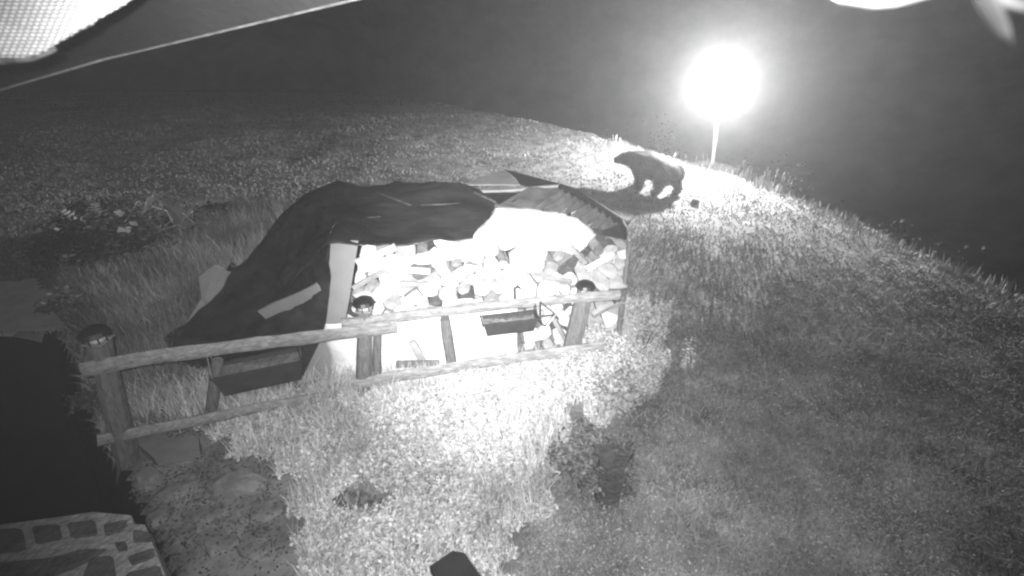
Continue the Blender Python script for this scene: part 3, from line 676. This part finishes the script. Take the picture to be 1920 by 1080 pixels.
# ------------------------------------------------------------ bear
def bear():
    J = []; E = []; Rd = []
    def j(p, r, parent=None):
        J.append((p[0]*1.04, p[1]*1.05, p[2])); Rd.append(r); k = len(J)-1
        if parent is not None: E.append((parent, k))
        return k
    pel = j((-.44, 0, .50), .24)
    mid = j((-.14, 0, .50), .26, pel); mid2 = j((.12, 0, .53), .255, mid)
    sho = j((.32, 0, .62), .23, mid2); neck = j((.52, 0, .62), .165, sho); nk2 = j((.64, 0, .59), .145, neck)
    head = j((.75, 0, .57), .13, nk2); br = j((.84, 0, .535), .085, head); sn = j((.92, 0, .505), .055, br); j((.97, 0, .49), .042, sn)
    j((-.6, 0, .50), .13, pel); j((.3, 0, .76), .12, sho)
    for s, hx, fx in ((-1, -.02, .10), (1, .16, -.12)):
        a_ = j((-.42, s*.13, .44), .16, pel); b_ = j((-.36+hx, s*.17, .31), .115, a_); c_ = j((-.50+hx*1.5, s*.165, .17), .07, b_)
        d_ = j((-.47+hx*1.6, s*.165, .05), .06, c_); j((-.36+hx*1.6, s*.17, .035), .05, d_)
        a_ = j((.30, s*.14, .50), .14, sho); b_ = j((.27+fx*.5, s*.17, .33), .09, a_); c_ = j((.30+fx, s*.165, .15), .065, b_)
        d_ = j((.31+fx*1.15, s*.165, .05), .06, c_); j((.40+fx*1.15, s*.165, .035), .05, d_)
    me = bpy.data.meshes.new('bear_body'); me.from_pydata(J, E, []); o = bpy.data.objects.new('tmp_bear', me); col.objects.link(o)
    sk = o.modifiers.new('s', 'SKIN'); sv = me.skin_vertices[0].data
    for k, r in enumerate(Rd): kk = 1.1 if k < 12 else 1.28; sv[k].radius = (r*kk, r*kk*1.03); sv[k].use_root = (k == 0)
    ss = o.modifiers.new('d', 'SUBSURF'); ss.levels = 2; ss.render_levels = 2
    dg = bpy.context.evaluated_depsgraph_get(); m2 = bpy.data.meshes.new_from_object(o.evaluated_get(dg))
    bpy.data.objects.remove(o); 
    root = thing('bear', 'large dark bear walking away across the lit grass', 'bear', BEARP, math.atan2(.71, -.70))
    m2.materials.clear(); m2.materials.append(M['furbody']); m2.polygons.foreach_set('use_smooth', [True]*len(m2.polygons))
    b = bpy.data.objects.new('body', m2); m2.name = 'body'; col.objects.link(b); b.parent = root
    for s in (-1, 1):
        V, F = sphere(.045, 10, 6, (.6, 1, 1)); e = obj('ear', V, F, M['furbody'], root, True); e.location = (.70, s*.10, .70)
        V, F = sphere(.012, 8, 5); e = obj('eye', V, F, M['nose'], root, True); e.location = (.86, s*.055, .585)
    V, F = sphere(.022, 8, 6); e = obj('nose', V, F, M['nose'], root, True); e.location = (1.0, 0, .50)
    V, F = sphere(.058, 10, 7, (1.35, 1, .9)); e = obj('muzzle', V, F, M['muzzle'], root, True); e.location = (.95, 0, .505)
    # fur tufts
    n = len(m2.polygons); C = np.zeros(n*3); m2.polygons.foreach_get('center', C); C = C.reshape(-1, 3); Nn = np.zeros(n*3); m2.polygons.foreach_get('normal', Nn); Nn = Nn.reshape(-1, 3)
    pick = RNG.integers(0, n, 14000); c_, n_ = C[pick]+RNG.normal(0, .012, (14000, 3)), Nn[pick]
    flow = np.array([-.9, 0, -.55]); T = n_*.55+flow*.6; T /= np.linalg.norm(T, axis=1, keepdims=True)
    face = c_[:, 0] > .66; low = c_[:, 2] < .12
    ln = RNG.uniform(.03, .065, 14000); ln[face | low] *= .35
    side = np.cross(T, n_); side /= np.linalg.norm(side, axis=1, keepdims=True)+1e-9
    V = np.stack([c_-side*.006, c_+side*.006, c_+T*ln[:, None]], 1).reshape(-1, 3); F = np.arange(14000*3).reshape(-1, 3)
    f = tri_mesh('fur', V, F, M['fur'], np.repeat(RNG.uniform(.5, 1.6, 14000), 3), root); f['kind'] = 'stuff'
BEARP = (Pz(1218, 360)+Vector((.02, 0, 0))); BEARP.z = h1(BEARP.x, BEARP.y)
bear()

# ------------------------------------------------------------ stone wall, bottom left
sw = thing('stone_wall', 'low mortared stone wall in the bottom left corner', 'wall', (0, 0, 0))
TZ = .5
wp = [Pz(x_, y_, TZ) for x_, y_ in ((-420, 1035), (-60, 992), (120, 968), (175, 960), (246, 966), (250, 982), (272, 984), (318, 1100), (345, 1250), (-420, 1250))]
V, F = prism(wp, (0, 0, -1.9)); V = [Vector(v_) for v_ in V]
o = obj('mortar', V, F, M['mortar'], sw); fix(o)
def stone_px(poly, label=None, m=M['stone'], hgt=.012, zt=TZ, parent=sw, name='stone'):
    top = [Pz(x_, y_, zt) for x_, y_ in poly]; c_ = sum(top, Vector())/len(top)
    rs = random.Random(int(poly[0][0]*7+poly[0][1]))
    # subdivide the outline so that it is uneven
    out_ = []
    for i in range(len(top)):
        a_, b_ = top[i], top[(i+1) % len(top)]
        out_ += [a_.lerp(b_, .12), a_.lerp(b_, .5)+(a_.lerp(b_, .5)-c_)*rs.uniform(-.04, .06), a_.lerp(b_, .88)]
    n = len(out_); V = [p+Vector((0, 0, -.03)) for p in out_]+[p+Vector((0, 0, hgt*.6)) for p in out_]+[c_+(p-c_)*.86+Vector((0, 0, hgt+rs.uniform(-.003, .004))) for p in out_]
    F = [(k+n*r, (k+1) % n+n*r, (k+1) % n+n*(r+1), k+n*(r+1)) for r in range(2) for k in range(n)]+[tuple(range(2*n, 3*n))]
    o = obj(name, V, F, m, parent); fix(o); return o
for pl in (((-70, 1000), (42, 990), (50, 1035), (-70, 1040)), ((60, 988), (112, 984), (118, 1012), (68, 1022)), ((126, 982), (178, 975), (184, 1004), (134, 1010)),
           ((195, 984), (240, 975), (232, 996), (198, 1006)), ((-70, 1062), (90, 1048), (160, 1030), (205, 1030), (150, 1062), (60, 1100), (-70, 1100)),
           ((250, 994), (284, 1000), (290, 1015), (250, 1018)), ((238, 1045), (288, 1028), (292, 1045), (248, 1062)), ((170, 1048), (212, 1042), (222, 1100), (150, 1100)),
           ((236, 1076), (300, 1060), (312, 1100), (240, 1110)), ((215, 1018), (236, 1016), (240, 1032), (222, 1034))):
    stone_px(pl)
# ------------------------------------------------------------ rocks and slabs between wall and weeds
def rock(px, py, sx, sy, sz, label, m=M['rock'], rz=0, seed=0, z=0, flat=False):
    p = Pz(px, py); V, F = sphere(1, 14, 9); out_ = []
    for v_ in V:
        v_ = Vector(v_); f = 1+.35*noise.noise(v_*1.2+Vector((seed*3.7, 0, 0)))+.14*noise.noise(v_*3+Vector((seed, 5, 0)))
        v_ = v_*f; v_.z = min(v_.z, .75 if not flat else .45); out_.append(Vector((v_.x*sx, v_.y*sy, v_.z*sz*1.5)))
    o = obj('rock', out_, F, m, smooth=False, loc=(p.x, p.y, h1(p.x, p.y)+z)); o.rotation_euler = (0, 0, rz); tag(o, label, 'rock'); return o
sl = [Pz(x_, y_, .10) for x_, y_ in ((258, 832), (300, 822), (372, 820), (374, 846), (330, 852), (290, 860))]
V, F = prism(sl, (0, 0, -.16)); o = obj('stone_slab', V, F, M['slab']); fix(o); tag(o, 'flat pale stone slab under the lower left rail', 'slab')
rock(282, 905, .12, .10, .10, 'pale rounded rock at the edge of the dark yard', m=M['slab'], seed=1)
rock(445, 915, .24, .13, .13, 'largest smooth rock touching the pale weeds', seed=2, rz=.2)
rock(330, 925, .18, .09, .07, 'long low rock left of the largest smooth rock', seed=3, rz=.5)
rock(385, 965, .20, .08, .05, 'flat rock in front of the largest smooth rock', seed=4, rz=.1, flat=True)
rock(500, 960, .14, .10, .06, 'dark rock at the right of the rocky patch', seed=5, flat=True)
rock(410, 1015, .20, .11, .06, 'broad low rock right of the stone wall', seed=6, rz=-.3, flat=True)
rock(480, 1030, .12, .09, .06, 'dark rock near the bottom of the rocky patch', seed=7, flat=True)
rock(345, 1000, .10, .08, .05, 'small dark rock beside the stone wall corner', seed=8, flat=True)
rock(300, 970, .08, .10, .06, 'small rock at the corner of the stone wall', seed=9)
x = RNG.uniform(-3.2, -1.2, 40000); y = RNG.uniform(1.3, 3.8, 40000); k = polymask(x, y, ROCKY) & (RNG.uniform(0, 1, 40000) < vn(x, y, 5, 61)*.3)
lv = leaves('low_weeds', x[k], y[k], H(x[k], y[k])+RNG.uniform(.0, .07, k.sum()), RNG.uniform(.015, .04, k.sum()), M['darkleaf'], RNG.uniform(.4, 1.8, k.sum()))
tag(lv, 'dark low weeds growing between the rocks', 'weeds', kind='stuff')

# ------------------------------------------------------------ shrubs
def shrub(name, base, rx, ry, hgt, n, label, m, size=(.03, .07), cat='shrub', clumps=9, shade=(.4, 1.6), seed=0, group=None, big=0):
    rs = random.Random(seed); root = thing(name, label, cat, base, group=group)
    cs = []; sv = []
    for c in range(clumps):
        t = rs.uniform(0, 6.28); r = math.sqrt(rs.random())*.8; cz = rs.uniform(.35, .9)*hgt
        cs.append((r*rx*math.cos(t), r*ry*math.sin(t), cz, rs.uniform(.22, .42)))
        sv.append(tube([(r*rx*.15*math.cos(t), r*ry*.15*math.sin(t), -.05), (r*rx*.6*math.cos(t), r*ry*.6*math.sin(t), cz*.6), (cs[-1][0], cs[-1][1], cz)], [.012, .009, .004], 5))
    V, F = join(sv); obj('stem', V, F, M['bark'], root)
    which = RNG.integers(0, clumps, n); C = np.array(cs)[which]; g_ = RNG.normal(0, .5, (n, 3))
    X = C[:, 0]+g_[:, 0]*C[:, 3]*rx; Y = C[:, 1]+g_[:, 1]*C[:, 3]*ry; Z = np.maximum(C[:, 2]+g_[:, 2]*C[:, 3]*hgt*.8, .01)
    f = leaves('foliage', X, Y, Z, RNG.uniform(size[0], size[1], n), m, RNG.uniform(shade[0], shade[1], n), root, tilt=1.2, asp=.6); f['kind'] = 'stuff'
    if big:
        w_ = RNG.integers(0, clumps, big); C = np.array(cs)[w_]
        f = leaves('large_leaves', C[:, 0]+RNG.normal(0, .1, big), C[:, 1]-RNG.uniform(0, .2, big)-.1, C[:, 2]+RNG.uniform(0, .25, big), RNG.uniform(.08, .2, big), M['leaf'], RNG.uniform(.35, 1.0, big), root, tilt=.5, asp=.7); f['kind'] = 'stuff'
    return root
def gp(px, py): p = Pz(px, py); p.z = h1(p.x, p.y); return p
shrub('dark_shrub', gp(1085, 905), .27, .26, .46, 3600, 'dark bush growing against the stump right of the pale weeds', M['darkleaf'], seed=1, shade=(.8, 3.2), clumps=14, size=(.02, .055))
shrub('dark_shrub', gp(1160, 930), .14, .14, .5, 1100, 'dark leaves hanging over the right side of the stump', M['darkleaf'], seed=21, shade=(.8, 2.6), clumps=7, size=(.02, .055))
shrub('dark_shrub', gp(690, 955), .22, .13, .14, 600, 'small low dark bush alone in the pale weeds', M['darkleaf'], seed=2, shade=(1.0, 3.4))
shrub('leafy_shrub', gp(1165, 770), .30, .25, .42, 1300, 'pale leafy bush behind the stump', M['leaf'], seed=3, shade=(.3, .9))
shrub('nettle_clump', gp(1200, 660), .26, .28, .62, 1500, 'tall pale nettles past the right end of the fence', M['leaf'], seed=4, size=(.03, .06), shade=(.4, 1.1))
shrub('dark_shrub', gp(235, 500), .9, .5, .85, 1800, 'large dark shrub rising behind the tall grass at the left', M['darkleaf'], seed=5, size=(.05, .13), shade=(.25, 2.2), clumps=13, big=34)
shrub('dark_shrub', gp(130, 520), .5, .45, .8, 1100, 'narrow dark shrub leftmost beside the worn path', M['darkleaf'], seed=6, size=(.05, .12), shade=(.15, 1.2), big=10)
shrub('dark_shrub', gp(330, 450), .6, .4, .4, 1200, 'low dark shrub under the fern', M['darkleaf'], seed=7, size=(.05, .11), shade=(.12, 1.0))
shrub('leafy_shrub', gp(130, 600), .28, .25, .42, 700, 'pale leafed weed between the worn path and the left post', M['leaf'], seed=8, size=(.04, .09), shade=(.1, .5))
shrub('leafy_shrub', gp(185, 770), .22, .2, .3, 350, 'small weed at the foot of the leftmost fence post', M['leaf'], seed=9, size=(.03, .06), shade=(.1, .35))
shrub('dark_shrub', gp(400, 420), .55, .3, .35, 1100, 'low dark shrub right of the striped fern', M['darkleaf'], seed=31, size=(.05, .1), shade=(.12, 1.0), big=6)
shrub('dark_shrub', gp(170, 450), .7, .4, .7, 1300, 'dark shrub behind the pale large leaves at the left', M['darkleaf'], seed=32, size=(.05, .12), shade=(.12, 1.2), big=12)
br_ = thing('brush_heap', 'tangled heap of dry twigs lying among the dark shrubs at the left', 'brush', gp(255, 455))
rs = random.Random(77); parts = []
for k in range(70):
    a_ = Vector((rs.uniform(-1.5, 1.2), rs.uniform(-.4, .5), rs.uniform(.0, .45))); t = rs.uniform(0, 6.28); l_ = rs.uniform(.3, .9); up_ = rs.uniform(.05, .7)
    b_ = a_+Vector((math.cos(t)*l_, math.sin(t)*l_*.6, up_*l_)); m_ = a_.lerp(b_, .5)+Vector((rs.uniform(-.08, .08), 0, rs.uniform(.02, .12)))
    r_0 = rs.uniform(.006, .016); parts.append(tube([a_, m_, b_], [r_0, r_0*.8, r_0*.3], 5))
V, F = join(parts); o = obj('twigs', V, F, M['twig'], br_); o['kind'] = 'stuff'
for k_, (wx_, wy_, rx_, hg_, lb_) in enumerate(((9.5, 20, 2.0, 4.2, 'bush on the dark bank just right of the lamp'), (13, 23, 2.6, 5.5, 'tall bush low on the dark bank, far right of the lamp'),
        (6.5, 25, 2.2, 4.5, 'faint bush behind the lamp on the far bank'), (12.5, 15, 1.8, 3.4, 'low bush on the dark bank above the right-hand slope'), (3, 31, 2.5, 4.5, 'faint bush on the far bank left of the lamp'))):
    shrub('hillside_bush', (wx_, wy_, h1(wx_, wy_)), rx_, rx_, hg_, 2600, lb_, M['darkleaf'], seed=50+k_, size=(.08, .2), shade=(.5, 1.6), cat='bush', clumps=16)
# big-leaved branches
def frond(name, base, tips, label, m=M['board'], leaflet=.13, nl=12):
    root = thing(name, label, 'fern', base)
    for (tx, ty, tz) in tips:
        tip = Vector((tx, ty, tz)); P = [Vector((0, 0, 0)).lerp(tip, k/10)+Vector((0, 0, .25*tip.length*math.sin(math.pi*k/10)*.6)) for k in range(11)]
        V, F = tube(P, [.01*(1-.07*k) for k in range(11)], 5)
        parts = [(V, F)]; d = tip.normalized(); sd = d.cross(Vector((0, 0, 1))).normalized()
        for k in range(nl):
            t = .25+.72*k/nl; i = min(int(t*10), 9); p = P[i].lerp(P[i+1], t*10-i); w_ = leaflet*math.sin(math.pi*(t*.75+.2))
            for s in (-1, 1):
                q = p+sd*s*w_+d*w_*.35-Vector((0, 0, .02)); wv = d*.018+Vector((0, 0, .004))
                parts.append(([p-wv, p+wv, q+wv*.3, q-wv*.3], [(0, 1, 2, 3)]))
        V, F = join(parts); obj('frond', V, F, m, root)
    return root
frond('fern', gp(355, 452), [(.5, -.1, .35), (-.1, -.25, .75), (.1, -.2, .7)], 'fern with striped fronds above the dark shrubs', leaflet=.15, nl=13)
frond('fern', gp(215, 480), [(-.45, -.1, .85), (.2, -.2, 1.0), (.5, .1, .7)], 'fern with ragged fronds left of the striped one', leaflet=.16, nl=9)

# ------------------------------------------------------------ stump with slab, right of the weeds
sp = gp(1137, 930)
st = thing('tree_stump', 'short dark stump with a flat slab on top beside the dark bush', 'stump', sp)
V, F = tube([(0, 0, -.1), (.01, 0, .2), (0, 0, .47)], [.12, .10, .105], 11, .25, seed=3); obj('trunk', V, F, M['stump'], st)
V, F = prism([Vector((r*math.cos(t), r*.7*math.sin(t), .485)) for t, r in ((0, .17), (.4, .14), (.7, .19), (1.1, .16), (1.5, .13), (2.0, .12), (2.4, .18), (2.8, .13), (3.1, .15), (3.9, .11), (4.7, .12), (5.2, .10), (5.5, .16))], (0, 0, .03)); o = obj('slab', V, F, M['stump'], st); fix(o)
# small dark clod on the lit slope near the bear
rock(1303, 384, .09, .08, .10, 'small dark clod on the bright grass behind the bear', m=M['stone'], seed=11)

# ------------------------------------------------------------ black topped post at the bottom edge
bp_ = [Q(*p) for p in ((805, 1058, 1.53), (850, 1045, 1.61), (870, 1046, 1.60), (925, 1108, 1.39), (850, 1125, 1.34))]
bz = sum(p.z for p in bp_)/5; bx = [Vector((p.x, p.y, bz)) for p in bp_]; bc = sum(bx, Vector())/5
pt = thing('black_box', 'black box at the bottom edge of the picture', 'box', (bc.x, bc.y, h1(bc.x, bc.y)))
V, F = prism([p-Vector(pt.location) for p in bx], (0, 0, -.05)); o = obj('lid', V, F, M['black'], pt); fix(o)
V, F = prism([(bc+(p-bc)*.86)-Vector(pt.location)-Vector((0, 0, .05)) for p in bx], (0, 0, -(bz-h1(bc.x, bc.y))+.02)); o = obj('case', V, F, M['black'], pt); fix(o)

# ------------------------------------------------------------ roof edge close to the camera, top left, and gutter pieces top right
ev = thing('roof_eave', 'dark roof board with a bright metal edge across the top left corner', 'eave', Q(200, 60, 1.2))
def at_ev(p, y): return Q(p[0], p[1], y)-Vector(ev.location)
e1, e2, e3 = at_ev((-260, 245), 1.5), at_ev((200, 110), 1.25), at_ev((640, 2), 1.02); e4 = at_ev((900, -60), .9)
V, F = prism([e1, e2, e3, e4, e4+Vector((0, -.3, .28)), e1+Vector((0, -.3, .45))], (0, .02, .03)); o = obj('fascia_board', V, F, M['fascia'], ev); fix(o)
V, F = tube([e1, e2, e3, e4], [.0015, .002, .004, .004], 6); obj('drip_edge', V, F, M['fascia_edge'], ev)
# white netted cloth hanging at the corner
brk = bpy.data.materials.new('netted_cloth'); brk.use_nodes = True; n = brk.node_tree.nodes; L = brk.node_tree.links; b = n['Principled BSDF']; b.inputs['Roughness'].default_value = .9
tc = n.new('ShaderNodeTexCoord'); mp = n.new('ShaderNodeMapping'); mp.inputs['Rotation'].default_value = (math.pi/2, .35, 0); mp.inputs['Scale'].default_value = (45, 45, 45)
bt = n.new('ShaderNodeTexBrick'); bt.inputs['Color1'].default_value = (.9, .9, .9, 1); bt.inputs['Color2'].default_value = (.7, .7, .7, 1); bt.inputs['Mortar'].default_value = (.12, .12, .12, 1)
bt.inputs['Scale'].default_value = 1.0; bt.inputs['Mortar Size'].default_value = .09; bt.inputs['Mortar Smooth'].default_value = .6
L.new(tc.outputs['Object'], mp.inputs[0]); L.new(mp.outputs[0], bt.inputs['Vector']); L.new(bt.outputs['Color'], b.inputs['Base Color'])
nc = thing('white_cloth', 'overexposed white netting at the top left corner above the roof board', 'netting', Q(80, 40, .95))
def nl_(px, py, y): return Q(px, py, y)-Vector(nc.location)
g = [[nl_(-120, -60, .9), nl_(20, -60, .9), nl_(140, -60, .9), nl_(330, -60, .88)],
     [nl_(-120, 30, .92), nl_(10, 30, .93), nl_(110, 22, .92), nl_(232, 10, .9)],
     [nl_(-120, 112, .94), nl_(0, 108, .95), nl_(70, 102, .94), nl_(150, 52, .92)]]
cl_ = cloth('netting', g, brk, None, None, seed=8, amp=.004, parent=nc, th=.003)
V, F = tube([nl_(-120, 118, .965), nl_(0, 114, .965), nl_(60, 108, .955), nl_(100, 90, .95)], [.006]*4, 8); obj('hem', V, F, M['stone'], nc, True)
gt = thing('gutter_strip', 'blurred pale strip of gutter at the top right of the lamp', 'gutter', Q(1620, 4, .35))
V, F = tube([Q(1500, -40, .36)-Vector(gt.location), Q(1575, -2, .35)-Vector(gt.location), Q(1640, 6, .34)-Vector(gt.location), Q(1680, 4, .34)-Vector(gt.location), Q(1780, -20, .33)-Vector(gt.location)], [.0010, .0014, .0020, .0017, .0010], 8); obj('strip', V, F, M['gutter'], gt, True)
GUT = 1
gt = thing('hanging_strap', 'blurred grey strap hanging in the top right corner', 'strap', Q(1870, 10, .33))
V, F = tube([Q(1835, -50, .33)-Vector(gt.location), Q(1855, 10, .33)-Vector(gt.location), Q(1880, 55, .33)-Vector(gt.location), Q(1896, 88, .33)-Vector(gt.location)], [.010, .009, .006, .002], 8, squash=(1, .3)); obj('strap', V, F, M['fascia'], gt, True)
gt = thing('gutter_strip', 'bright strip of gutter in the extreme top right corner', 'gutter', Q(1900, 10, .4))
V, F = tube([Q(1840, -14, .4)-Vector(gt.location), Q(1900, 6, .4)-Vector(gt.location), Q(1990, 30, .4)-Vector(gt.location)], [.003, .004, .004], 8); obj('strip', V, F, M['gutter'], gt, True)

# ------------------------------------------------------------ night haze, added to give the lamp its glow
V, F = box((5, 64, 59), (240, 160, 150)); hm = bpy.data.materials.new('added_haze'); hm.use_nodes = True; n = hm.node_tree.nodes; n.remove(n['Principled BSDF'])
pv = n.new('ShaderNodeVolumePrincipled'); pv.inputs['Color'].default_value = (.9, .9, .9, 1); pv.inputs['Density'].default_value = .0035; pv.inputs['Anisotropy'].default_value = .75
hm.node_tree.links.new(pv.outputs[0], n['Material Output'].inputs['Volume']); hz = obj('added_haze', V, F, hm); tag(hz, None, kind='stuff')
print('logs', nlog, 'objects', len(scene.objects))
